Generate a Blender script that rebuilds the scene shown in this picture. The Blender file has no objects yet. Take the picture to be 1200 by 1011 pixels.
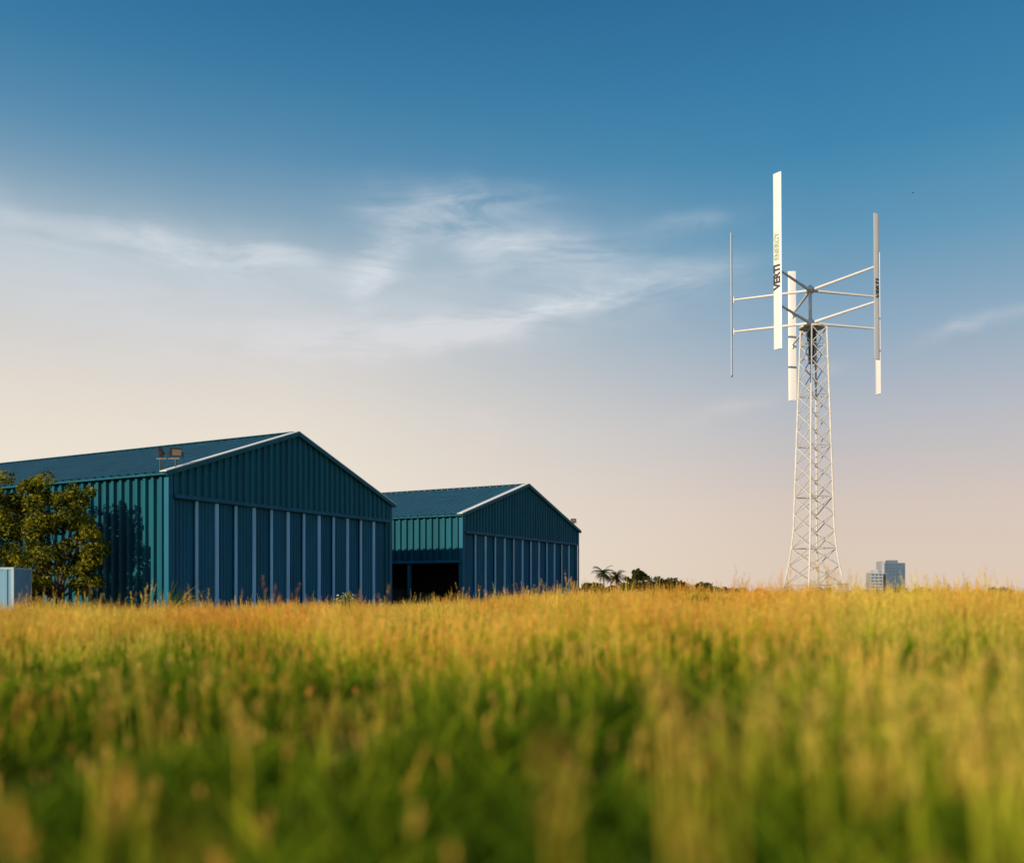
import bpy, math, random
import numpy as np
from mathutils import Vector, Matrix
random.seed(7); rng=np.random.default_rng(7)
S=bpy.context.scene
S.view_settings.view_transform='Standard'
try: S.view_settings.look='None'
except Exception: pass
S.view_settings.exposure=0
COL=S.collection

# ------------------------------------------------------------ helpers
def s2l(c):
    return tuple(((x/255)/12.92 if x/255<=0.04045 else ((x/255+0.055)/1.055)**2.4) for x in c)

class MB:
    def __init__(s): s.v=[]; s.f=[]; s.m=[]
    def add(s,vs,fs,mi=0):
        o=len(s.v); s.v+= [tuple(v) for v in vs]
        s.f+=[tuple(i+o for i in f) for f in fs]; s.m+=[mi]*len(fs)
    def box(s,x0,x1,y0,y1,z0,z1,mi=0):
        s.add([(x0,y0,z0),(x1,y0,z0),(x1,y1,z0),(x0,y1,z0),(x0,y0,z1),(x1,y0,z1),(x1,y1,z1),(x0,y1,z1)],
              [(3,2,1,0),(4,5,6,7),(0,1,5,4),(1,2,6,5),(2,3,7,6),(3,0,4,7)],mi)
    def tube(s,p,q,r0,r1=None,n=6,mi=0,caps=True):
        p=Vector(p);q=Vector(q); r1=r0 if r1 is None else r1
        d=(q-p)
        if d.length<1e-6: return
        d.normalize()
        a=d.orthogonal().normalized(); b=d.cross(a)
        vs=[];fs=[]
        for k,(c,r) in enumerate(((p,r0),(q,r1))):
            for i in range(n):
                t=2*math.pi*i/n
                vs.append(c+a*(math.cos(t)*r)+b*(math.sin(t)*r))
        for i in range(n):
            j=(i+1)%n; fs.append((i,j,n+j,n+i))
        if caps: fs.append(tuple(range(n-1,-1,-1))); fs.append(tuple(range(n,2*n)))
        s.add(vs,fs,mi)
    def beam(s,p,q,w,h,up=(0,0,1),mi=0):
        p=Vector(p);q=Vector(q);d=(q-p).normalized(); up=Vector(up)
        a=d.cross(up).normalized(); b=a.cross(d).normalized()
        vs=[]
        for c in (p,q):
            for (i,j) in ((-1,-1),(1,-1),(1,1),(-1,1)): vs.append(c+a*(i*w/2)+b*(j*h/2))
        s.add(vs,[(0,1,2,3),(7,6,5,4),(0,4,5,1),(1,5,6,2),(2,6,7,3),(3,7,4,0)],mi)
    def obj(s,name,mats,parent=None,smooth=False,loc=None):
        me=bpy.data.meshes.new(name); me.from_pydata(s.v,[],s.f)
        for m in mats: me.materials.append(m)
        me.polygons.foreach_set('material_index',s.m)
        if smooth: me.polygons.foreach_set('use_smooth',[True]*len(me.polygons))
        me.update()
        o=bpy.data.objects.new(name,me); COL.objects.link(o)
        if parent: o.parent=parent
        if loc: o.location=loc
        return o

def empty(name,loc=(0,0,0),rz=0):
    e=bpy.data.objects.new(name,None); e.location=loc; e.rotation_euler=(0,0,rz)
    e.empty_display_size=1; COL.objects.link(e); return e

def mat(name,c,rough=0.6,metal=0.0,var=0.15,scale=3.0,bump=0.0,spec=0.5,streak=False,c2=None):
    m=bpy.data.materials.new(name); m.use_nodes=True; nt=m.node_tree; N=nt.nodes; L=nt.links
    b=N['Principled BSDF']; b.inputs['Roughness'].default_value=rough; b.inputs['Metallic'].default_value=metal
    b.inputs['Specular IOR Level'].default_value=spec
    tc=N.new('ShaderNodeTexCoord'); mp=N.new('ShaderNodeMapping'); L.new(tc.outputs['Object'],mp.inputs[0])
    if streak: mp.inputs['Scale'].default_value=(1,1,0.12)
    n=N.new('ShaderNodeTexNoise'); n.inputs['Scale'].default_value=scale; n.inputs['Detail'].default_value=6
    n.inputs['Roughness'].default_value=0.6
    L.new(mp.outputs[0],n.inputs['Vector'])
    r=N.new('ShaderNodeValToRGB'); r.color_ramp.elements[0].position=0.3; r.color_ramp.elements[1].position=0.7
    c2=c2 or tuple(min(1,x*(1+var)) for x in c)
    r.color_ramp.elements[0].color=(*[x*(1-var) for x in c],1); r.color_ramp.elements[1].color=(*c2,1)
    L.new(n.outputs['Fac'],r.inputs[0]); L.new(r.outputs[0],b.inputs['Base Color'])
    if bump>0:
        bp=N.new('ShaderNodeBump'); bp.inputs['Strength'].default_value=bump; L.new(n.outputs['Fac'],bp.inputs['Height']); L.new(bp.outputs[0],b.inputs['Normal'])
    return m

def leafmat(name,c1,c2,trans=0.35,scale=0.8):
    m=bpy.data.materials.new(name); m.use_nodes=True; nt=m.node_tree; N=nt.nodes; L=nt.links
    N.remove(N['Principled BSDF']); out=N['Material Output']
    g=N.new('ShaderNodeNewGeometry'); n=N.new('ShaderNodeTexNoise'); n.inputs['Scale'].default_value=scale; n.inputs['Detail'].default_value=3
    L.new(g.outputs['Position'],n.inputs['Vector'])
    r=N.new('ShaderNodeValToRGB'); r.color_ramp.elements[0].position=0.35; r.color_ramp.elements[1].position=0.65
    r.color_ramp.elements[0].color=(*c1,1); r.color_ramp.elements[1].color=(*c2,1)
    ad=N.new('ShaderNodeMath'); ad.operation='MULTIPLY_ADD'; ad.inputs[1].default_value=0.4; 
    L.new(g.outputs['Random Per Island'],ad.inputs[0])
    sb=N.new('ShaderNodeMath'); sb.operation='SUBTRACT'; L.new(n.outputs['Fac'],sb.inputs[0]); sb.inputs[1].default_value=0.2
    L.new(sb.outputs[0],ad.inputs[2]); L.new(ad.outputs[0],r.inputs[0])
    d=N.new('ShaderNodeBsdfDiffuse'); t=N.new('ShaderNodeBsdfTranslucent'); mx=N.new('ShaderNodeMixShader'); mx.inputs[0].default_value=trans
    L.new(r.outputs[0],d.inputs[0]); L.new(r.outputs[0],t.inputs[0]); L.new(d.outputs[0],mx.inputs[1]); L.new(t.outputs[0],mx.inputs[2])
    L.new(mx.outputs[0],out.inputs[0]); return m

# ------------------------------------------------------------ materials
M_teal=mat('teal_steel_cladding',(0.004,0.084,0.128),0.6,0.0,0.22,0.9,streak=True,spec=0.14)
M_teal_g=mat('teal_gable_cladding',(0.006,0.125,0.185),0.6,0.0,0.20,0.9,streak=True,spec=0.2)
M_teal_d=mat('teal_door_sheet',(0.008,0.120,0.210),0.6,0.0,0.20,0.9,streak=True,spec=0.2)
M_roof=mat('teal_roof_sheet',(0.026,0.100,0.155),0.55,0.0,0.16,0.6,spec=0.25)
M_strip=mat('door_stile_paint',(0.24,0.53,0.80),0.5,0,0.18,2.0,streak=True,spec=.3)
M_white=mat('white_flashing',(0.80,0.80,0.78),0.45,0,0.05,1.0)
M_turb=mat('white_turbine_paint',(0.70,0.69,0.70),0.4,0,0.05,0.5)
M_galv=mat('galvanised_steel',(0.56,0.54,0.53),0.5,0.0,0.15,2.0)
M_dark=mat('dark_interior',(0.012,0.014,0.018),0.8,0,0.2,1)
M_darkm=mat('dark_metal',(0.05,0.045,0.04),0.5,0.3,0.2,4)
M_conc=mat('concrete',(0.28,0.26,0.24),0.9,0,0.2,1.5,bump=0.1)
M_glass=mat('lamp_glass',(0.22,0.18,0.15),0.2,0,0.05,2)
M_cont=mat('container_paint',(0.17,0.34,0.50),0.5,0,0.12,1.2,streak=True,spec=.2)
M_bark=mat('bark',(0.09,0.06,0.04),0.9,0,0.3,6,bump=0.4)
M_cityw=mat('hazed_pale_facade',(0.36,0.37,0.41),0.7,0,0.08,0.1)  # pale facade with distance haze put into its colour as bluish grey
M_cityg=mat('hazed_blue_glass',(0.06,0.11,0.19),0.35,0,0.25,0.15,spec=.2)  # blue glass, distance haze included in the colour
M_leafT=leafmat('tree_leaves',(0.025,0.050,0.010),(0.32,0.29,0.025),0.45,0.9)
M_leafD=leafmat('dark_leaves',(0.015,0.030,0.010),(0.07,0.08,0.02),0.25,0.3)
M_leafW=leafmat('weed_leaves',(0.10,0.15,0.03),(0.26,0.30,0.06),0.4,2)
M_petal=mat('white_petals',(0.75,0.75,0.70),0.7,0,0.05,5)
M_black=mat('logo_black',(0.015,0.018,0.02),0.5,0,0.05,2)
M_lime=mat('logo_lime',(0.34,0.42,0.20),0.5,0,0.05,2)
M_bird=mat('bird_feathers',(0.02,0.02,0.02),0.8,0,0.2,20)

# ------------------------------------------------------------ terrain
def sst(a,b,x):
    t=np.clip((x-a)/(b-a),0,1); return t*t*(3-2*t)
def H(x,y):
    x=np.asarray(x,float); y=np.asarray(y,float)
    fade=1-sst(72,100,y)
    near=sst(-5,25,y)
    h=0.40*sst(-8,7,x-0.03*y)*fade*(0.35+0.65*near)
    h=h+0.45*np.exp(-((x-10.0)/4.8)**2-((y-44)/7.0)**2)
    h=h+0.45*np.exp(-((x-26)/7)**2-((y-80)/7)**2)
    h=h+(0.07*np.sin(x*0.9+1.3*np.sin(y*0.35))+0.06*np.sin(y*0.8+x*0.37+1))*(1-sst(60,90,y))
    return h
xs=np.concatenate([-np.geomspace(4000,62,22),np.arange(-60,60.1,1.5),np.geomspace(62,4000,22)])
ys=np.concatenate([-np.geomspace(600,22,12),np.arange(-20,120.1,1.5),np.geomspace(123,5000,26)])
X,Y=np.meshgrid(xs,ys); Z=H(X,Y)
nx=len(xs);ny=len(ys)
v=np.stack([X.ravel(),Y.ravel(),Z.ravel()],1)
f=[(j*nx+i,j*nx+i+1,(j+1)*nx+i+1,(j+1)*nx+i) for j in range(ny-1) for i in range(nx-1)]
me=bpy.data.meshes.new('ground'); me.from_pydata(v.tolist(),[],f); me.polygons.foreach_set('use_smooth',[True]*len(f))
M_ground=mat('field_soil',(0.040,0.045,0.015),0.95,0,0.4,0.8,bump=0.3,c2=(0.11,0.09,0.03),spec=.1)
me.materials.append(M_ground); g=bpy.data.objects.new('ground',me); COL.objects.link(g)

# ------------------------------------------------------------ hangars
def ribbed(mb,Ls,base,top,n,p=0.75,d=0.09,breaks=(),mi=0,start=0.0):
    pts=[]; k=0; s=start
    while s<Ls-1e-6:
        for fr,o in ((0,0),(0.5,0),(0.58,1),(0.9,1),(0.98,0)):
            q=s+fr*p
            if q<Ls: pts.append((q,o*d))
        s+=p
    pts.append((Ls,0))
    for b in breaks:
        for i in range(len(pts)-1):
            if pts[i][0]<b<pts[i+1][0]:
                t=(b-pts[i][0])/(pts[i+1][0]-pts[i][0]); pts.insert(i+1,(b,pts[i][1]*(1-t)+pts[i+1][1]*t)); break
    n=Vector(n); vs=[];fs=[]
    for s,o in pts: vs.append(Vector(base(s))+n*o); vs.append(Vector(top(s))+n*o)
    for i in range(len(pts)-1): fs.append((2*i,2*i+2,2*i+3,2*i+1))
    mb.add(vs,fs,mi)

def hangar(name,loc,rz,W,L,door_top,nst,side_open=0.0,He=9.1,Ha=13.3):
    e=empty(name,loc,rz); hx=W/2; sl=(Ha-He)/hx
    rz_=lambda s: He+sl*(s if s<=hx else W-s)-0.12
    mb=MB()
    jw=0.55
    ribbed(mb,W,lambda s:(s,0,door_top),lambda s:(s,0,rz_(s)),(0,-1,0),0.62,0.14,(hx,))
    mb.box(0.0,jw,-0.02,0.2,0,door_top); mb.box(W-jw,W,-0.02,0.2,0,door_top)
    mb.box(-0.12,0.22,-0.19,-0.15,0,He-0.1,1); mb.box(-0.14,-0.12,-0.19,0.22,0,He-0.1,1)
    mb.box(W-0.22,W+0.12,-0.19,-0.15,0,He-0.1,1)
    mb.box(jw*0.6,W-jw*0.6,-0.30,-0.142,door_top-0.22,door_top+0.02,1)
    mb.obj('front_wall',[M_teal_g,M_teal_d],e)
    mb=MB(); n=nst; w=(W-2*jw)/n
    for i in range(n):
        x0=jw+i*w; off=0.06 if i%2 else 0.16
        o=x0
        ribbed(mb,w-0.02,lambda s,o=o,off=off:(o+s,off,0.1),lambda s,o=o,off=off:(o+s,off,door_top-0.1),(0,-1,0),0.31,0.05,(),0)
        sw=0.30 if i%2==0 else 0.22
        if i>0:
            mb.box(x0-sw/2,x0+sw/2,-0.07,0.02,0.05,door_top-0.26,1)
            mb.box(x0+sw/2+0.03,x0+sw/2+0.10,-0.02,0.06,0.05,door_top-0.26,0)
        mb.box(x0,x0+w-0.02,off-0.065,off-0.055,0.1,0.5,0)
    mb.box(jw,W-jw,0.32,0.36,0,door_top,2)
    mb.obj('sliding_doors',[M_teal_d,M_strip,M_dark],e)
    mb=MB()
    zb=side_open if side_open>0 else 0.0
    ribbed(mb,L,lambda s:(0,L-s,zb),lambda s:(0,L-s,He-0.1),(-1,0,0),0.75,0.22)
    ribbed(mb,L,lambda s:(W,s,0),lambda s:(W,s,He-0.1),(1,0,0),0.75,0.11)
    ribbed(mb,W,lambda s:(W-s,L,0),lambda s:(W-s,L,rz_(W-s)),(0,1,0),0.62,0.09,(hx,))
    if side_open>0:
        mb.box(-0.27,0.1,-0.05,L,zb-0.25,zb+0.02,1)
        k=0.0
        while k<L:
            mb.box(-0.05,0.25,k,k+0.3,0,zb-0.25,1); k+=6
        mb.box(-0.06,-0.01,0.3,L,0.95,1.05,3)
        mb.box(7.0,7.2,0.5,L-0.5,0,He-0.3,2)  # near-black sheet inside the open bay, its shade put into the colour
        for q in range(6):
            a=2+q*3.1; mb.box(2.2,3.4,a,a+1.8,0,1.1+0.35*(q%3),3)
    else:
        mb.box(-0.28,-0.222,0,L,0,0.35,2)
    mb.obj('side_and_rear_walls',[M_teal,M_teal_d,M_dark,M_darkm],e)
    mb=MB(); oh=0.35; ov=0.25
    zl=He-sl*oh
    nn=Vector((-sl,0,1)).normalized()
    ribbed(mb,L+2*ov,lambda s:(-oh,L+ov-s,zl),lambda s:(hx,L+ov-s,Ha),nn,0.8,0.08)
    ribbed(mb,L+2*ov,lambda s:(W+oh,-ov+s,zl),lambda s:(hx,-ov+s,Ha),(-nn.x,0,nn.z),0.8,0.07)
    mb.add([(-oh,-ov,zl-0.1),(hx,-ov,Ha-0.1),(hx,L+ov,Ha-0.1),(-oh,L+ov,zl-0.1),(W+oh,-ov,zl-0.1),(W+oh,L+ov,zl-0.1)],[(0,1,2,3),(1,4,5,2)],1)
    mb.box(-oh-0.14,-oh+0.02,-ov,L+ov,zl-0.16,zl-0.02,1)
    mb.box(W+oh-0.02,W+oh+0.14,-ov,L+ov,zl-0.16,zl-0.02,1)
    mb.beam((hx,-ov+0.3,Ha+0.09),(hx,L+ov,Ha+0.09),0.5,0.06,mi=1)
    mb.obj('roof',[M_roof,M_teal],e)
    mb=MB()
    for a,b in (((-oh-0.1,zl-0.04),(hx,Ha)),((W+oh+0.1,zl-0.04),(hx,Ha))):
        mb.beam((a[0],-ov+0.20,a[1]+0.12),(b[0],-ov+0.20,b[1]+0.12),0.62,0.06,mi=0)
        mb.beam((a[0],-ov-0.07,a[1]-0.06),(b[0],-ov-0.07,b[1]-0.06),0.05,0.30,mi=1)
    mb.obj('rake_flashing',[M_white,M_teal_g],e)
    mb=MB(); mb.box(-0.3,W+0.3,-3.0,0.3,-0.3,0.04); mb.obj('door_apron',[M_conc],e)
    return e
RZ=math.atan2(0.882,0.471)
hA=hangar('aircraft_hangar',(-21.75,58.3,0),RZ,23.8,46,7.65,13)
hB=hangar('aircraft_hangar.001',(-4.87,89.2,0),RZ,27.4,46,7.45,13,side_open=4.6)

def floodlight(loc,rz,n=2,name='floodlight'):
    e=empty(name,loc,rz)
    mb=MB()
    mb.box(-0.9,0.9,-0.05,0.05,-0.05,0.05)
    mb.tube((-0.6,0,-0.9),(-0.6,0,0),0.06); mb.tube((0.6,0,-0.9),(0.6,0,0),0.06)
    mb.obj('bracket',[M_darkm],e)
    for i in range(n):
        x=(-0.62+1.24*i) if n>1 else 0
        h=MB()
        h.add([(-.42,-.05,-.3),(.42,-.05,-.3),(.42,-.05,.3),(-.42,-.05,.3),(-.28,.28,-.18),(.28,.28,-.18),(.28,.28,.18),(-.28,.28,.18)],
              [(0,1,5,4),(1,2,6,5),(2,3,7,6),(3,0,4,7),(7,6,5,4)],0)
        h.box(-.42,.42,-.12,-.05,-.30,-.25,0);h.box(-.42,.42,-.12,-.05,.25,.30,0)
        h.box(-.42,-.37,-.12,-.05,-.25,.25,0);h.box(.37,.42,-.12,-.05,-.25,.25,0)
        h.box(-.37,.37,-.08,-.06,-.25,.25,1)
        h.tube((-.48,0.05,-.0),(-.48,0.05,-.55),.04); h.tube((.48,0.05,-.0),(.48,0.05,-.55),.04)
        o=h.obj('lamp_head',[M_darkm,M_glass],e); o.location=(x,0,0.5); o.rotation_euler=(math.radians(18),0,math.radians(-70+95*i))
    return e
def lw(P,x,y):
    c,s=math.cos(RZ),math.sin(RZ); return (P[0]+c*x-s*y,P[1]+s*x+c*y)
p=lw((-21.75,58.3),0.3,0.35); fl=floodlight((p[0],p[1],9.95),math.radians(-5)); fl.scale=(0.85,)*3
p=lw((-4.87,89.2),27.2,0.4); floodlight((p[0],p[1],9.9),math.radians(80)).scale=(0.8,)*3

# ------------------------------------------------------------ vertical-axis wind turbine
T=empty('vertical_axis_wind_turbine',(25.9,80,0.4))
def hw(z):
    pts=[(0,2.45),(1.2,2.15),(3.5,1.72),(6,1.42),(24.0,0.90)]
    for (a,b),(c,d) in zip(pts,pts[1:]):
        if z<=c: return b+(d-b)*(z-a)/(c-a)
    return pts[-1][1]
mb=MB(); rot=math.radians(18)
def corner(z,k,g=None):
    a=rot+math.pi/4+k*math.pi/2; r=hw(z)*math.sqrt(2)*0.86
    return Vector((math.cos(a)*r,math.sin(a)*r,z))
levels=[0,1.7,3.4,4.9,6.4]+[6.4+1.466*i for i in range(1,13)]
levels[-1]=24.0
for a,b in zip(levels,levels[1:]):
    for k in range(4):
        mb.tube(corner(a,k),corner(b,k),0.085,n=8)
        c0,c1=corner(a,k),corner(a,(k+1)%4); d0,d1=corner(b,k),corner(b,(k+1)%4)
        mb.tube(c0,d1,0.046,n=5); mb.tube(c1,d0,0.046,n=5)
        if b in (1.7,4.9,24.0) or levels.index(b)%3==0: mb.tube(d0,d1,0.045,n=5)
for k in range(4):
    c=corner(0,k); mb.box(c.x-.35,c.x+.35,c.y-.35,c.y+.35,-.6,.12,1)
mb.obj('lattice_tower',[M_galv,M_conc],T,loc=(.28,0,0))
mb=MB()
mb.tube((0.1,0,20.9),(0.1,0,22.9),0.26,n=16,mi=1); mb.tube((0.1,0,22.9),(0.1,0,23.8),0.38,n=16,mi=1)
mb.tube((0.1,0,23.95),(0.1,0,24.10),1.05,n=20,mi=2)
for k in range(4):
    c=corner(21.4,k)+Vector((.28,0,0)); mb.tube((0.1,0,21.4),c,0.05,n=5,mi=2)
mb.obj('generator_head',[M_turb,M_darkm,M_galv],T,)
R=empty('rotor',(0,0,24.1)); R.parent=T; R.rotation_euler=(math.radians(-1),0,0)
mb=MB()
mb.tube((0,0,0),(0,0,3.6),0.15,n=14); mb.tube((0,0,0.0),(0,0,0.6),0.38,0.26,n=14); mb.tube((0,0,2.95),(0,0,3.4),0.30,n=14)
mb.obj('shaft',[M_turb],R,True)
RR=6.7
blades=[(-40,-3.4,11.0,-5),(31.5,-4.4,7.4,4),(104,-5.5,7.0,-2),(176,-4.9,7.3,-4),(248,-3.7,9.1,0)]
def airfoil(mb,c,tan,rad,z0,z1,ch,th):
    n=18; vs=[];fs=[]
    for z in (z0,z1):
        for i in range(n):
            t=2*math.pi*i/n
            x=math.cos(t)*ch/2; y=math.sin(t)*th/2*(0.75+0.35*math.cos(t))
            vs.append(Vector((c[0],c[1],z))+tan*x+rad*y)
    for i in range(n):
        j=(i+1)%n; fs.append((i,j,n+j,n+i))
    fs.append(tuple(range(n-1,-1,-1))); fs.append(tuple(range(n,2*n)))
    mb.add(vs,fs)
for k,(a,z0,z1,toe) in enumerate(blades):
    t=math.radians(a)
    rad=Vector((math.sin(t),-math.cos(t),0)); c=rad*RR
    t2=math.radians(a+toe)   # blade pitch (toe angle)
    rp_=Vector((math.sin(t2),-math.cos(t2),0)); tan=Vector((math.cos(t2),math.sin(t2),0))
    b=MB()
    airfoil(b,c,tan,rp_,z0,z1,0.73,0.15)
    b.obj('blade',[M_turb],R,False)
    arm=MB()
    for zh in (0.3,3.15):
        arm.tube(rad*0.3+Vector((0,0,zh)),c+Vector((0,0,zh+0.0)),0.13,0.085,n=8)
        arm.tube(c*.98+Vector((0,0,zh-.3)),c*.98+Vector((0,0,zh+.3)),0.075,n=8)
    arm.obj('arm',[M_turb],R)
    if k in (0,1):
        for txt,zt,m,sz in (('VERTI',1.45,M_black,0.80 if k==0 else .62),('ENERGY',3.85,M_lime,0.60)):
            if k==1 and txt=='ENERGY': continue
            cu=bpy.data.curves.new('lettering','FONT'); cu.body=txt; cu.size=sz; cu.extrude=0.004; cu.offset=(0.028 if k==0 else .012) if txt=='VERTI' else 0.004
            cu.align_y='CENTER'
            o=bpy.data.objects.new('lettering',cu); COL.objects.link(o); o.parent=R
            cu.materials.append(m)
            Xa=Vector((0,0,1)); Za=rp_; Ya=Za.cross(Xa)
            Mx=Matrix((Xa,Ya,Za)).transposed().to_4x4()
            Mx.translation=c+rp_*0.09+Vector((0,0,zt-(0 if k==0 else 0.9)))
            o.matrix_local=Mx
cb=empty('electrical_cabinet',(27.5,77.2,0.45),math.radians(20))
mb=MB(); mb.box(-.6,.6,-.35,.35,0.1,1.7); mb.box(-.66,.66,-.4,.4,1.7,1.78,1); mb.box(-.56,-.02,-.37,-.352,.2,1.62,1); mb.box(.02,.56,-.37,-.352,.2,1.62,1)
mb.box(-.6,.6,-.35,.35,-.5,.1,2); mb.box(-.08,-.05,-.4,-.371,.8,1.0,2)
mb.obj('cabinet_body',[M_galv,M_galv,M_conc],cb)

# ------------------------------------------------------------ shipping container
sc=empty('shipping_container',(-28.1,52.0,0.2),math.radians(6))
mb=MB(); Wc,Hc,Lc=6.06,2.65,2.44
ribbed(mb,Wc-0.3,lambda s:(-Wc+0.15+s,0.03,0.2),lambda s:(-Wc+0.15+s,0.03,Hc-0.12),(0,-1,0),0.56,0.05,mi=0)
ribbed(mb,Lc-0.3,lambda s:(-0.03,0.15+s,0.2),lambda s:(-0.03,0.15+s,Hc-0.12),(1,0,0),0.28,0.03,mi=0)
for x in (-Wc,-0.15):
    for y in (-0.03,Lc-0.15): mb.box(x,x+0.15,y,y+0.15,0,Hc,1)
for z in (0.02,Hc-0.13):
    mb.box(-Wc+.15,-.15,-.025,.1,z,z+.12,1); mb.box(-Wc+.15,-.15,Lc-.13,Lc-.01,z,z+.12,1)
    mb.box(-.13,-.005,.12,Lc-.15,z,z+.12,1); mb.box(-Wc+.005,-Wc+.13,.12,Lc-.15,z,z+.12,1)
mb.box(-Wc+.1,-.1,.05,Lc-.05,Hc-.06,Hc-.03,0); mb.box(-Wc+.05,-Wc+.1,.12,Lc-.12,.1,Hc-.1,0); mb.box(-Wc+.1,-.1,Lc-.08,Lc-.05,.1,Hc-.1,0)
mb.box(-Wc+.1,-.1,.1,Lc-.1,-.25,.019,0)
M_contf=mat('container_frame_paint',(0.36,0.48,0.58),0.5,0,0.1,2,spec=.2)
mb.obj('container_body',[M_cont,M_contf],sc)

# ------------------------------------------------------------ trees
def leaves(mb,centers,radii,count,size,mi=0,squash=0.8,hollow=True):
    for c,r in zip(centers,radii):
        k=int(count*(r**2))
        for _ in range(k):
            d=Vector(rng.normal(size=3)); d.normalize()
            q=r*(rng.uniform(0.3,1.08)**0.5 if hollow else rng.uniform()**0.33)
            p=Vector(c)+Vector((d.x*q,d.y*q,d.z*q*squash))
            n=(Vector(rng.normal(size=3))+d*0.6+Vector((0,0,0.5))).normalized(); a=n.orthogonal().normalized()
            a=Matrix.Rotation(rng.uniform(0,6.28),3,n)@a; b=n.cross(a); s=size*rng.uniform(0.6,1.35)
            mb.add([p-a*s*.5,p+b*s*.28,p+a*s*.6,p-b*s*.28],[(0,1,2,3)],mi)
def tree(name,loc,clusters,radii,leaf,lc=260,ls=0.2,trunk=0.2,nsub=9):
    e=empty(name,loc)
    mb=MB(); 
    base=Vector((0,0,-0.2)); cz=min(c[2] for c in clusters)
    split=Vector((0.1,0,max(0.5,cz*0.5)))
    mb.tube(base,split,trunk,trunk*0.75,n=9)
    for c in clusters:
        c=Vector(c); mid=split.lerp(c,0.5)+Vector(rng.normal(size=3))*0.2
        mb.tube(split,mid,trunk*0.5,trunk*0.32,n=7); mb.tube(mid,c,trunk*0.32,trunk*0.12,n=6)
        for _ in range(4):
            q=c+Vector(rng.normal(size=3))*0.7; mb.tube(mid.lerp(c,rng.uniform(.3,1)),q,trunk*.12,trunk*.04,n=5)
    mb.obj('trunk_and_limbs',[M_bark],e,True)
    mb=MB(); 
    sub=[];sr=[]
    for c,r in zip(clusters,radii):
        for _ in range(nsub):
            d=Vector(rng.normal(size=3)); d.normalize(); sub.append(Vector(c)+d*r*rng.uniform(.35,1.05)); sr.append(r*rng.uniform(.22,.55))
    leaves(mb,sub,sr,lc,ls); mb.obj('foliage',[leaf],e)
    return e
cl=[(1.2,0,7.3),(-1.4,.3,7.7),(-3.0,0,7.2),(-0.3,-.4,6.2),(1.8,.2,5.7),(2.3,-.2,3.8),(-1.8,0,4.6),(0.3,.2,3.6),(-3.8,.3,4.0),(1.9,0,2.1),(-.9,.1,2.0),(-2.6,.1,2.1),(-3.0,0,5.6)]
rr=[1.1,1.2,1.4,1.6,1.3,1.2,1.7,1.6,1.6,1.1,1.3,1.2,1.5]
tree('broadleaf_tree',(-28.2,57.0,0),cl,rr,M_leafT,lc=420,ls=0.24,trunk=.2,nsub=11)
tree('broadleaf_tree.001',(34.2,250,0),[(0,0,6.6),(-1.6,0,5.2),(1.8,0,5.6),(0.2,0,4.2),(2.8,0,3.4),(-2.6,0,3.2)],[1.8,1.8,1.9,2.1,2,2],M_leafD,lc=200,ls=.6,trunk=.3)
def palm(name,loc,h):
    e=empty(name,loc); mb=MB(); prev=Vector((0,0,-.3))
    for i in range(1,7):
        q=Vector((0.12*math.sin(i*.6),0,h*i/6)); mb.tube(prev,q,.28-.02*i,.26-.02*i,n=8); prev=q
    mb.obj('trunk',[M_bark],e,True)
    mb=MB()
    for k in range(34):
        a=k*2.4; el=rng.uniform(-.4,1.2); Lf=rng.uniform(2.8,3.7); p=prev.copy(); d=Vector((math.cos(a)*math.cos(el),math.sin(a)*math.cos(el),math.sin(el)))
        for s in range(8):
            d=(d+Vector((0,0,-.17))).normalized(); q=p+d*Lf/8
            side=d.cross(Vector((0,0,1))).normalized()
            w=.75*math.sin((s+1.2)/9.5*math.pi)
            for sg in (-1,1):
                for u in (0,.5):
                    r0=p.lerp(q,u); r1=p.lerp(q,u+.5)
                    mb.add([r0,r1,r1+side*sg*w+d*.35-Vector((0,0,.2)),],[(0,1,2)])
            mb.tube(p,q,.04,.03,n=4); p=q
    mb.obj('fronds',[M_leafD],e); return e
palm('palm_tree',(24.8,250,0),7.0); palm('palm_tree.001',(29.0,256,0),5.8)
mb=MB(); cs=[];rs=[]
for x,y,h in [(17,240,3.4),(20,240,4.0),(22,245,4.0),(27,245,3.6),(29,245,3.8),(31,240,4.2),(38,245,5.2),(41,248,5.0),(44,250,4.6),(47,255,4.2),(51,250,3.8),(55,260,4.0),(60,260,3.4)]:
    for _ in range(8):
        cs.append((x+rng.normal()*1.4,y+rng.normal(),h*rng.uniform(.3,.8))); rs.append(h*rng.uniform(.3,.5))
for i in range(130):
    x=rng.uniform(-330,420); y=rng.uniform(500,620); h=rng.uniform(3,6.0)
    cs.append((x,y,h*.4)); rs.append(h*rng.uniform(.45,.7)*1.2)
leaves(mb,cs,rs,26,1.0); mb.obj('distant_treeline',[M_leafD])

# ------------------------------------------------------------ city blocks
def block(name,loc,W,D,Hh,nf,nb,wall,glass,fin=False):
    e=empty(name,loc,math.radians(-8)); mb=MB()
    mb.box(-W/2+.25,W/2-.25,-D/2+.25,D/2-.25,0,Hh-.3,1)
    fh=Hh/nf
    for i in range(nf+1): mb.box(-W/2,W/2,-D/2,D/2,i*fh-.45,i*fh+.45,0)
    for i in range(nb+1):
        x=-W/2+.3+(W-.6)*i/nb; mb.box(x-.25,x+.25,-D/2+.02,D/2-.02,0,Hh-.02,0)
    mb.box(-W*.2,W*.25,-D*.2,D*.2,Hh+.45,Hh+2.6,0)
    if fin: mb.box(-W/2-.6,-W/2+1.4,-D/2-.7,D/2,0,Hh+1.8,2)
    mb.obj('facade',[wall,glass,M_cityw],e)
block('office_tower',(275.3,700,0),9,14,16.6,7,3,M_cityw,M_cityg)
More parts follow.
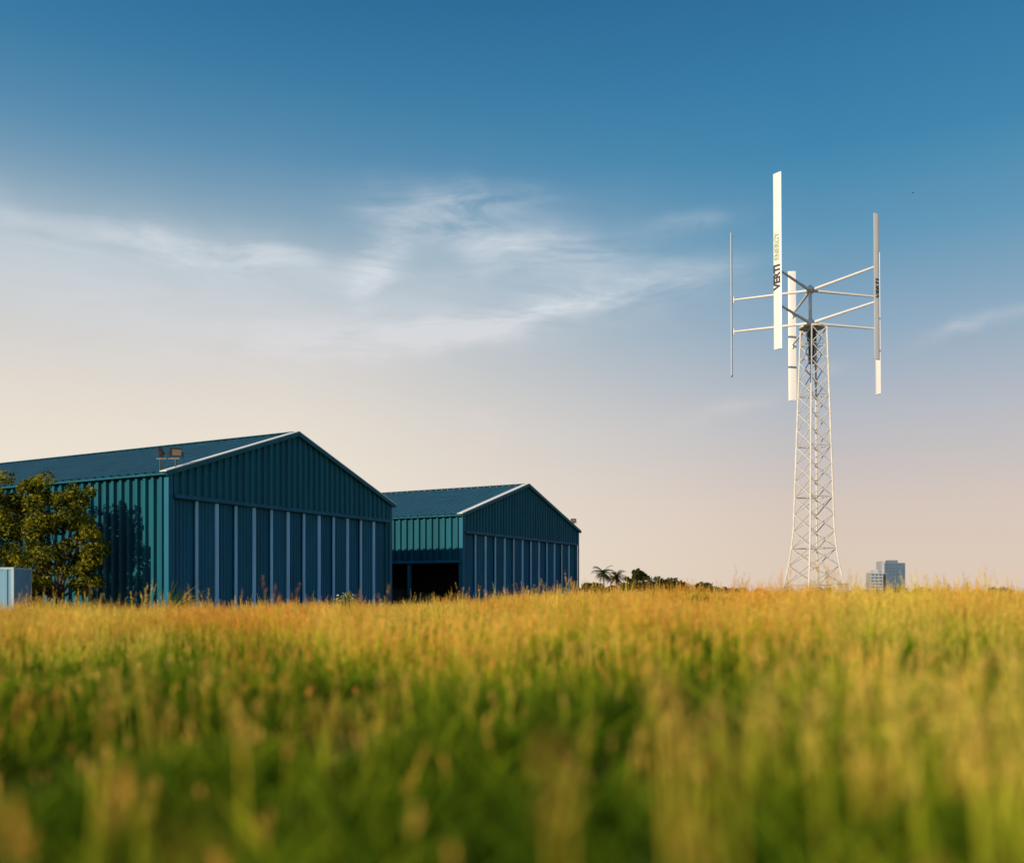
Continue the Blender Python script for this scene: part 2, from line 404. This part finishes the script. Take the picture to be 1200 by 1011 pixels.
M_citd=mat('hazed_grey_blue_cladding',(0.10,0.15,0.22),0.6,0,0.15,.1,spec=.2)  # cladding colour carries the distance haze as a grey-blue tint
block('office_tower.001',(289.5,704,0),16.5,16,24,10,7,M_citd,M_cityg,fin=True)

# ------------------------------------------------------------ weeds
def weed(name,loc,n,L,mt,lean=(0.6,0,0),w=.05):
    e=empty(name,loc); mb=MB()
    for k in range(n):
        a=rng.uniform(0,6.28); d=(Vector((math.cos(a)*.5,math.sin(a)*.5,1))+Vector(lean)*rng.uniform(.3,1.6)).normalized(); p=Vector((rng.normal()*.1,rng.normal()*.1,-.1)); l=L*rng.uniform(.6,1.1)
        side=Vector((-math.sin(a),math.cos(a),0)); prev=(p-side*w,p+side*w)
        for s in range(1,6):
            d=(d+Vector((d.x*.12,d.y*.12,-.07))).normalized(); p=p+d*l/5; ww=w*(1-s/5.3)
            cur=(p-side*ww,p+side*ww); mb.add([prev[0],prev[1],cur[1],cur[0]],[(0,1,2,3)]); prev=cur
    mb.obj('leaves',[mt],e); return e
weed('tall_grass_tuft',(-16.8,45,.35),34,2.6,M_leafW,(.9,0,0),.08)
fb=empty('flowering_shrub',(-10.2,57,0.25)); mb=MB(); leaves(mb,[(0,0,.7),(.5,.1,.6),(-.5,0,.6),(0.1,0,1.0)],[.45,.4,.4,.35],900,.13); mb.obj('foliage',[M_leafW],fb)
mb=MB(); leaves(mb,[(0,0,.9),(.45,0,.8),(-.45,0,.85)],[.45,.4,.4],110,.11); mb.obj('petals',[M_petal],fb)

bd=empty('bird',(34.8,80,36.1),math.radians(30)); bd.scale=(.35,.35,.35); mb=MB()
mb.tube((0,-.22,0),(0,0,0.01),.02,.07,n=8); mb.tube((0,0,.01),(0,.22,0),.07,.03,n=8); mb.tube((0,.22,0),(0,.30,.0),.045,.01,n=8)
for sg in (-1,1): mb.add([(0,.08,.03),(0,-.08,.03),(sg*.28,-.06,.12),(sg*.25,.10,.12),(sg*.52,-.1,.04)],[(0,1,2,3),(3,2,4)])
mb.add([(-.05,-.36,0),(.05,-.36,0),(.02,-.2,0),(-.02,-.2,0)],[(0,1,2,3)])
mb.obj('body_and_wings',[M_bird],bd)

# ------------------------------------------------------------ grass
def grassmat():
    m=bpy.data.materials.new('meadow_grass'); m.use_nodes=True; nt=m.node_tree; N=nt.nodes; L=nt.links
    N.remove(N['Principled BSDF']); out=N['Material Output']
    at=N.new('ShaderNodeAttribute'); at.attribute_name='gcol'
    sp=N.new('ShaderNodeSeparateColor'); L.new(at.outputs['Color'],sp.inputs[0])
    rp=N.new('ShaderNodeValToRGB'); cr=rp.color_ramp
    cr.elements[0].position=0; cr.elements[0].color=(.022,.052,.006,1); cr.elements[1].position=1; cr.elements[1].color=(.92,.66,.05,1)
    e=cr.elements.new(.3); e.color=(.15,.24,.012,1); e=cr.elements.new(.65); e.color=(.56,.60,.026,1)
    L.new(sp.outputs[0],rp.inputs[0])
    oi=N.new('ShaderNodeObjectInfo')
    g=N.new('ShaderNodeNewGeometry'); n=N.new('ShaderNodeTexNoise'); n.inputs['Scale'].default_value=.22; n.inputs['Detail'].default_value=1; L.new(g.outputs['Position'],n.inputs['Vector'])
    mx=N.new('ShaderNodeMix'); mx.data_type='RGBA'; L.new(sp.outputs[1],mx.inputs[0]); L.new(rp.outputs[0],mx.inputs[6])
    sr=N.new('ShaderNodeValToRGB'); sr.color_ramp.elements[0].position=.35; sr.color_ramp.elements[1].position=.65
    sr.color_ramp.elements[0].color=(.95,.46,.08,1); sr.color_ramp.elements[1].color=(.98,.62,.15,1); L.new(n.outputs['Fac'],sr.inputs[0]); L.new(sr.outputs[0],mx.inputs[7])
    hs=N.new('ShaderNodeHueSaturation'); L.new(mx.outputs[2],hs.inputs['Color'])
    mr=N.new('ShaderNodeMapRange'); mr.inputs[3].default_value=.65; mr.inputs[4].default_value=1.15; L.new(oi.outputs['Random'],mr.inputs[0]); L.new(mr.outputs[0],hs.inputs['Value'])
    mr2=N.new('ShaderNodeMapRange'); mr2.inputs[1].default_value=.3; mr2.inputs[2].default_value=.7; mr2.inputs[3].default_value=.488; mr2.inputs[4].default_value=.525; L.new(n.outputs['Fac'],mr2.inputs[0]); L.new(mr2.outputs[0],hs.inputs['Hue'])
    d=N.new('ShaderNodeBsdfDiffuse'); t=N.new('ShaderNodeBsdfTranslucent'); ms=N.new('ShaderNodeMixShader'); ms.inputs[0].default_value=.45
    L.new(hs.outputs[0],d.inputs[0]); L.new(hs.outputs[0],t.inputs[0]); L.new(d.outputs[0],ms.inputs[1]); L.new(t.outputs[0],ms.inputs[2]); L.new(ms.outputs[0],out.inputs[0])
    return m
M_grass=grassmat()
GC=bpy.data.collections.new('grass_clumps')
def clump(i,nb,ns,h,gold,rad=.42,sh=1.0):
    vs=[];fs=[];cs=[]
    def addq(p,c):
        o=len(vs); vs.extend([tuple(q) for q in p]); fs.append(tuple(range(o,o+len(p)))); cs.extend(c)
    for _ in range(nb):
        a=rng.uniform(0,6.28); r=rad*rng.uniform()**.5; p=Vector((math.cos(a)*r,math.sin(a)*r,-.03)); b=rng.uniform(0,6.28)
        lean=rng.uniform(.05,.5); d=Vector((math.cos(b)*lean,math.sin(b)*lean,1)).normalized(); l=h*rng.uniform(.4,.95); w=rng.uniform(.006,.012)
        c=rng.uniform(0,6.28); side=Vector((math.cos(c),math.sin(c),0)); pp=(p-side*w,p+side*w)
        nseg=3; rc=rng.uniform(); gg=gold*rng.uniform(.4,1.3)
        for s in range(1,nseg+1):
            d=(d+Vector((math.cos(b)*.2,math.sin(b)*.2,-.1))).normalized(); p=p+d*l/nseg; ww=w*(1-(s/nseg)**2*.9); q=(p-side*ww,p+side*ww)
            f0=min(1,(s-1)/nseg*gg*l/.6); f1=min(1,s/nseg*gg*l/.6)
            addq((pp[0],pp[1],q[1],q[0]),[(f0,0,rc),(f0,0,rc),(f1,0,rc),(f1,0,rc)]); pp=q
    for _ in range(ns):
        a=rng.uniform(0,6.28); r=rad*rng.uniform()**.5; p=Vector((math.cos(a)*r,math.sin(a)*r,0)); b=rng.uniform(0,6.28); lean=rng.uniform(0,.22)
        d=Vector((math.cos(b)*lean,math.sin(b)*lean,1)).normalized(); l=h*sh*rng.uniform(.75,1.35)
        ax=Vector((math.cos(a),math.sin(a),0)); w=.0035*sh; e=p+d*l*.78
        addq((p-ax*w,p+ax*w,e+ax*w,e-ax*w),[(.2,0,0),(.2,0,0),(.8,.35,0),(.8,.35,0)])
        e=p+d*l*.76; hl=l*rng.uniform(.18,.28); dd=(d+Vector((math.cos(b)*.15,math.sin(b)*.15,0))).normalized()
        for k in range(7):
            u=k/7; q=e+dd*hl*u; an=rng.uniform(0,6.28); ww=.024*(1-u*.75)*rng.uniform(.7,1.3)*sh
            o=Vector((math.cos(an),math.sin(an),.9)).normalized(); t=dd.cross(o).normalized()*.008*sh
            addq((q-t,q+t,q+o*ww*1.5+t*.6,q+o*ww*1.5+dd*.012),[(1,1,0)]*4)
    me=bpy.data.meshes.new('grass_clump'); me.from_pydata(vs,[],fs)
    at=me.color_attributes.new('gcol','FLOAT_COLOR','POINT')
    arr=np.ones((len(vs),4),dtype=np.float32); arr[:,:3]=np.array(cs); at.data.foreach_set('color',arr.ravel())
    me.materials.append(M_grass); o=bpy.data.objects.new('grass_clump_%d'%i,me); GC.objects.link(o)
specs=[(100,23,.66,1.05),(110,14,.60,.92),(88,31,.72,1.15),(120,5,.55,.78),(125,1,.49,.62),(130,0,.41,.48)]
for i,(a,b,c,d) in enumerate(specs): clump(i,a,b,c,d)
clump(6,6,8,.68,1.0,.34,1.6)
P=[];Rt=[];Sc=[];Ix=[]
def band(y0,y1,den,sc,wide=.72,m=4):
    n=int(den*(y1-y0)*((wide*(y0+y1)/2+m)*2))
    y=rng.uniform(y0,y1,n); x=rng.uniform(-1,1,n)*(wide*y1+m); k=np.abs(x)<(wide*np.maximum(y,0)+m); x=x[k];y=y[k]
    c,s=math.cos(RZ),math.sin(RZ); lx=(x+21.75)*c+(y-58.3)*s; ly=-(x+21.75)*s+(y-58.3)*c
    k=~((lx>-.3)&(lx<64)&(ly>-3.2))
    k&=~((x<-28)&(x>-34.5)&(y>51.5)&(y<54.8))
    x=x[k];y=y[k]
    z=H(x,y)
    pn=np.sin(x*.35+1.7*np.sin(y*.21))+np.sin(y*.43+1.3*np.sin(x*.5+2)); pn=pn/2
    pf=np.sin(x*1.9+2.1*np.sin(y*.9))*np.sin(y*1.6+1.7*np.sin(x*1.1+1))
    mound=np.exp(-((x-10.0)/4.0)**2-((y-42)/6.5)**2)
    lf=1-.22*(1-sst(-12,0,x))*sst(15,35,y)
    for i in range(len(x)):
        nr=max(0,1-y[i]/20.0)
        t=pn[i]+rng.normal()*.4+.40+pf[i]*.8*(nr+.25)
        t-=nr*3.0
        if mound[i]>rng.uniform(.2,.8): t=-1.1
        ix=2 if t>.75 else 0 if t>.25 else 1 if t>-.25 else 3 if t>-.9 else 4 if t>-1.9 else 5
        if y[i]>18 and mound[i]<.3 and rng.uniform()<(.14 if y[i]>26 else .06): ix=6
        P.append((x[i],y[i],z[i])); Rt.append((rng.normal()*.08,rng.normal()*.08,rng.uniform(0,6.28)))
        Sc.append(sc*rng.uniform(.68,1.22)*(1+.2*pn[i])*(1+.18*pf[i])*lf[i]*(1+.25*mound[i])); Ix.append(ix)
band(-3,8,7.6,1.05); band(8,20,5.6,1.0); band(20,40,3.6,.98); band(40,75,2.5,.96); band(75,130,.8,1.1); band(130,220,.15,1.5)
me=bpy.data.meshes.new('grass'); me.from_pydata(P,[],[])
a=me.attributes.new('rot','FLOAT_VECTOR','POINT'); a.data.foreach_set('vector',np.array(Rt,dtype=np.float32).ravel())
a=me.attributes.new('scl','FLOAT','POINT'); a.data.foreach_set('value',np.array(Sc,dtype=np.float32))
a=me.attributes.new('idx','INT','POINT'); a.data.foreach_set('value',np.array(Ix,dtype=np.int32))
go=bpy.data.objects.new('grass',me); COL.objects.link(go)
ng=bpy.data.node_groups.new('grass_scatter','GeometryNodeTree')
ng.interface.new_socket('Geometry',in_out='INPUT',socket_type='NodeSocketGeometry'); ng.interface.new_socket('Geometry',in_out='OUTPUT',socket_type='NodeSocketGeometry')
N=ng.nodes;L=ng.links
gi=N.new('NodeGroupInput'); gout=N.new('NodeGroupOutput'); ci=N.new('GeometryNodeCollectionInfo'); ci.inputs['Collection'].default_value=GC
ci.inputs['Separate Children'].default_value=True; ci.inputs['Reset Children'].default_value=True
ip=N.new('GeometryNodeInstanceOnPoints'); ip.inputs['Pick Instance'].default_value=True
def na(nm,ty):
    n=N.new('GeometryNodeInputNamedAttribute'); n.data_type=ty; n.inputs['Name'].default_value=nm
    return [o for o in n.outputs if o.enabled and o.name=='Attribute'][0]
L.new(gi.outputs[0],ip.inputs['Points']); L.new(ci.outputs[0],ip.inputs['Instance']); L.new(na('idx','INT'),ip.inputs['Instance Index'])
L.new(na('rot','FLOAT_VECTOR'),ip.inputs['Rotation']); L.new(na('scl','FLOAT'),ip.inputs['Scale']); L.new(ip.outputs[0],gout.inputs[0])
md=go.modifiers.new('scatter','NODES'); md.node_group=ng
print('clumps',len(P))

# ------------------------------------------------------------ world
SE=18; sd=Vector((-.66,-.75,0)).normalized(); sd=Vector((sd.x*math.cos(math.radians(SE)),sd.y*math.cos(math.radians(SE)),math.sin(math.radians(SE))))
W=bpy.data.worlds.new('World'); S.world=W; W.use_nodes=True; nt=W.node_tree; N=nt.nodes; L=nt.links
bg=N['Background']; bg.inputs['Strength'].default_value=0.1
sky=N.new('ShaderNodeTexSky'); sky.sky_type='NISHITA'; sky.sun_disc=False; sky.sun_elevation=math.radians(SE); sky.sun_rotation=math.atan2(sd.x,sd.y)%(2*math.pi)
def mt(op,a,b=None,c=None,cl=False):
    n=N.new('ShaderNodeMath'); n.operation=op; n.use_clamp=cl
    for i,q in enumerate((a,b,c)):
        if q is None: continue
        if isinstance(q,(int,float)): n.inputs[i].default_value=q
        else: L.new(q,n.inputs[i])
    return n.outputs[0]
tc=N.new('ShaderNodeTexCoord'); nm=N.new('ShaderNodeVectorMath'); nm.operation='NORMALIZE'; L.new(tc.outputs['Generated'],nm.inputs[0])
sx=N.new('ShaderNodeSeparateXYZ'); L.new(nm.outputs[0],sx.inputs[0])
az=mt('MULTIPLY',mt('ARCTAN2',sx.outputs[0],sx.outputs[1]),57.2958); el=mt('MULTIPLY',mt('ARCSINE',sx.outputs[2]),57.2958)
rp=N.new('ShaderNodeValToRGB'); cr=rp.color_ramp
st=[(0,(224,203,184)),(.09,(215,197,186)),(.18,(185,187,194)),(.263,(144,171,193)),(.343,(97,152,184)),(.417,(62,134,175)),(.483,(48,121,165)),(.56,(38,103,148))]
cr.elements[0].position=0; cr.elements[0].color=(*s2l(st[0][1]),1); cr.elements[1].position=.56; cr.elements[1].color=(*s2l(st[-1][1]),1)
for p_,c_ in st[1:-1]:
    e=cr.elements.new(p_); e.color=(*s2l(c_),1)
L.new(sx.outputs[2],rp.inputs[0])
def mix(f,a,b):
    n=N.new('ShaderNodeMix'); n.data_type='RGBA'
    if isinstance(f,(int,float)): n.inputs[0].default_value=f
    else: L.new(f,n.inputs[0])
    for q,i in ((a,6),(b,7)):
        if isinstance(q,tuple): n.inputs[i].default_value=(*q,1)
        else: L.new(q,n.inputs[i])
    return n.outputs[2]
hz=mt('MULTIPLY',mt('MULTIPLY',mt('SUBTRACT',18,az),1/32,cl=True),mt('POWER',2.718,mt('MULTIPLY',mt('POWER',mt('DIVIDE',mt('MAXIMUM',el,0),18.0),3),-1)))
c1=mix(mt('MULTIPLY',hz,.97,cl=True),rp.outputs[0],s2l((244,232,214)))
cv=N.new('ShaderNodeCombineXYZ'); L.new(az,cv.inputs[0]); L.new(el,cv.inputs[1])
def noise(vec,scale,detail,sc=(1,1,1),rotz=0,rough=.6,dist=0,off=(0,0,0)):
    mp=N.new('ShaderNodeMapping'); mp.inputs['Scale'].default_value=sc; mp.inputs['Rotation'].default_value=(0,0,rotz); mp.inputs['Location'].default_value=off; L.new(vec,mp.inputs[0])
    n=N.new('ShaderNodeTexNoise'); n.inputs['Scale'].default_value=scale; n.inputs['Detail'].default_value=detail; n.inputs['Roughness'].default_value=rough; n.inputs['Distortion'].default_value=dist
    L.new(mp.outputs[0],n.inputs['Vector']); return n
w1=noise(cv.outputs[0],.09,3); sw=N.new('ShaderNodeSeparateColor'); L.new(w1.outputs['Color'],sw.inputs[0])
azw=mt('ADD',az,mt('MULTIPLY',mt('SUBTRACT',sw.outputs[0],.5),6)); elw=mt('ADD',el,mt('MULTIPLY',mt('SUBTRACT',sw.outputs[1],.5),3.5))
def gsum(lst):
    tot=None
    for (cx,cy,ang,a_,b_,amp) in lst:
        ca,sa=math.cos(math.radians(ang)),math.sin(math.radians(ang))
        dx=mt('SUBTRACT',azw,cx); dy=mt('SUBTRACT',elw,cy)
        u=mt('ADD',mt('MULTIPLY',dx,ca/a_),mt('MULTIPLY',dy,sa/a_)); v_=mt('SUBTRACT',mt('MULTIPLY',dy,ca/b_),mt('MULTIPLY',dx,sa/b_))
        gss=mt('MULTIPLY',mt('POWER',2.718,mt('MULTIPLY',mt('ADD',mt('MULTIPLY',u,u),mt('MULTIPLY',v_,v_)),-1)),amp)
        tot=gss if tot is None else mt('ADD',tot,gss)
    return tot
tot=gsum([(-3.5,16.0,11,11.5,.85,1.15),(-.5,20.8,-12,7.5,1.3,.60),(-8.6,19.3,52,2.6,1.0,.60),(-3,22.6,8,5,.8,.40),(-19,19.2,-3,9,1.0,.60),(-15.5,19.8,6,2.2,.6,.4),(-12,14.8,6,12,1.2,.35),
    (27.2,14.6,10,2.4,.35,.5),(13.5,10.9,14,3.4,.5,.3),(-2.4,8.9,38,2.3,.8,.6),(-2,10.6,0,1.0,.3,.5),(10.5,21.6,8,3,.6,.25),(7,18.5,-5,5,1.2,.2),(18.5,13,10,2,.4,.25)])
soft=gsum([(-26,17,0,15,3.2,.62),(-3,18.5,5,10,3.2,.32),(-14,14,6,14,3,.30)])
fb_=noise(cv.outputs[0],.35,7,(.38,1.7,1),math.radians(-12),.62,.6)
fm=N.new('ShaderNodeMapRange'); fm.inputs[1].default_value=.34; fm.inputs[2].default_value=.68; fm.inputs[3].default_value=.10; fm.inputs[4].default_value=1.3; L.new(fb_.outputs['Fac'],fm.inputs[0])
fm2=N.new('ShaderNodeMapRange'); fm2.inputs[1].default_value=.3; fm2.inputs[2].default_value=.7; fm2.inputs[3].default_value=.7; fm2.inputs[4].default_value=1.1; L.new(fb_.outputs['Fac'],fm2.inputs[0])
cf=mt('ADD',mt('MULTIPLY',tot,fm.outputs[0]),mt('MULTIPLY',soft,fm2.outputs[0]),cl=True)
cc=N.new('ShaderNodeValToRGB'); cc.color_ramp.elements[0].position=.12; cc.color_ramp.elements[0].color=(*s2l((236,210,196)),1); cc.color_ramp.elements[1].position=.3; cc.color_ramp.elements[1].color=(*s2l((218,224,230)),1); L.new(sx.outputs[2],cc.inputs[0])
c2=mix(mt('MULTIPLY',cf,.9),c1,cc.outputs[0])
sc10=N.new('ShaderNodeVectorMath'); sc10.operation='SCALE'; sc10.inputs['Scale'].default_value=10; L.new(c2,sc10.inputs[0])
fin=mix(.94,sky.outputs[0],sc10.outputs[0]); L.new(fin,bg.inputs['Color'])

sl=bpy.data.lights.new('sun','SUN'); sl.energy=5.0; sl.angle=math.radians(.5); sl.color=(1,.83,.58)
so=bpy.data.objects.new('sun',sl); so.rotation_euler=sd.to_track_quat('Z','Y').to_euler(); COL.objects.link(so); so.location=(-40,-20,30)

# ------------------------------------------------------------ camera
cd=bpy.data.cameras.new('camera'); cam=bpy.data.objects.new('camera',cd); COL.objects.link(cam); S.camera=cam
cam.location=(0,0,1.37); cam.rotation_euler=(math.radians(90),0,0); cd.sensor_width=36; cd.lens=32.4; cd.shift_y=.158; cd.clip_end=9000; cd.clip_start=.05
cd.dof.use_dof=True; cd.dof.focus_distance=75; cd.dof.aperture_fstop=.0324/.10
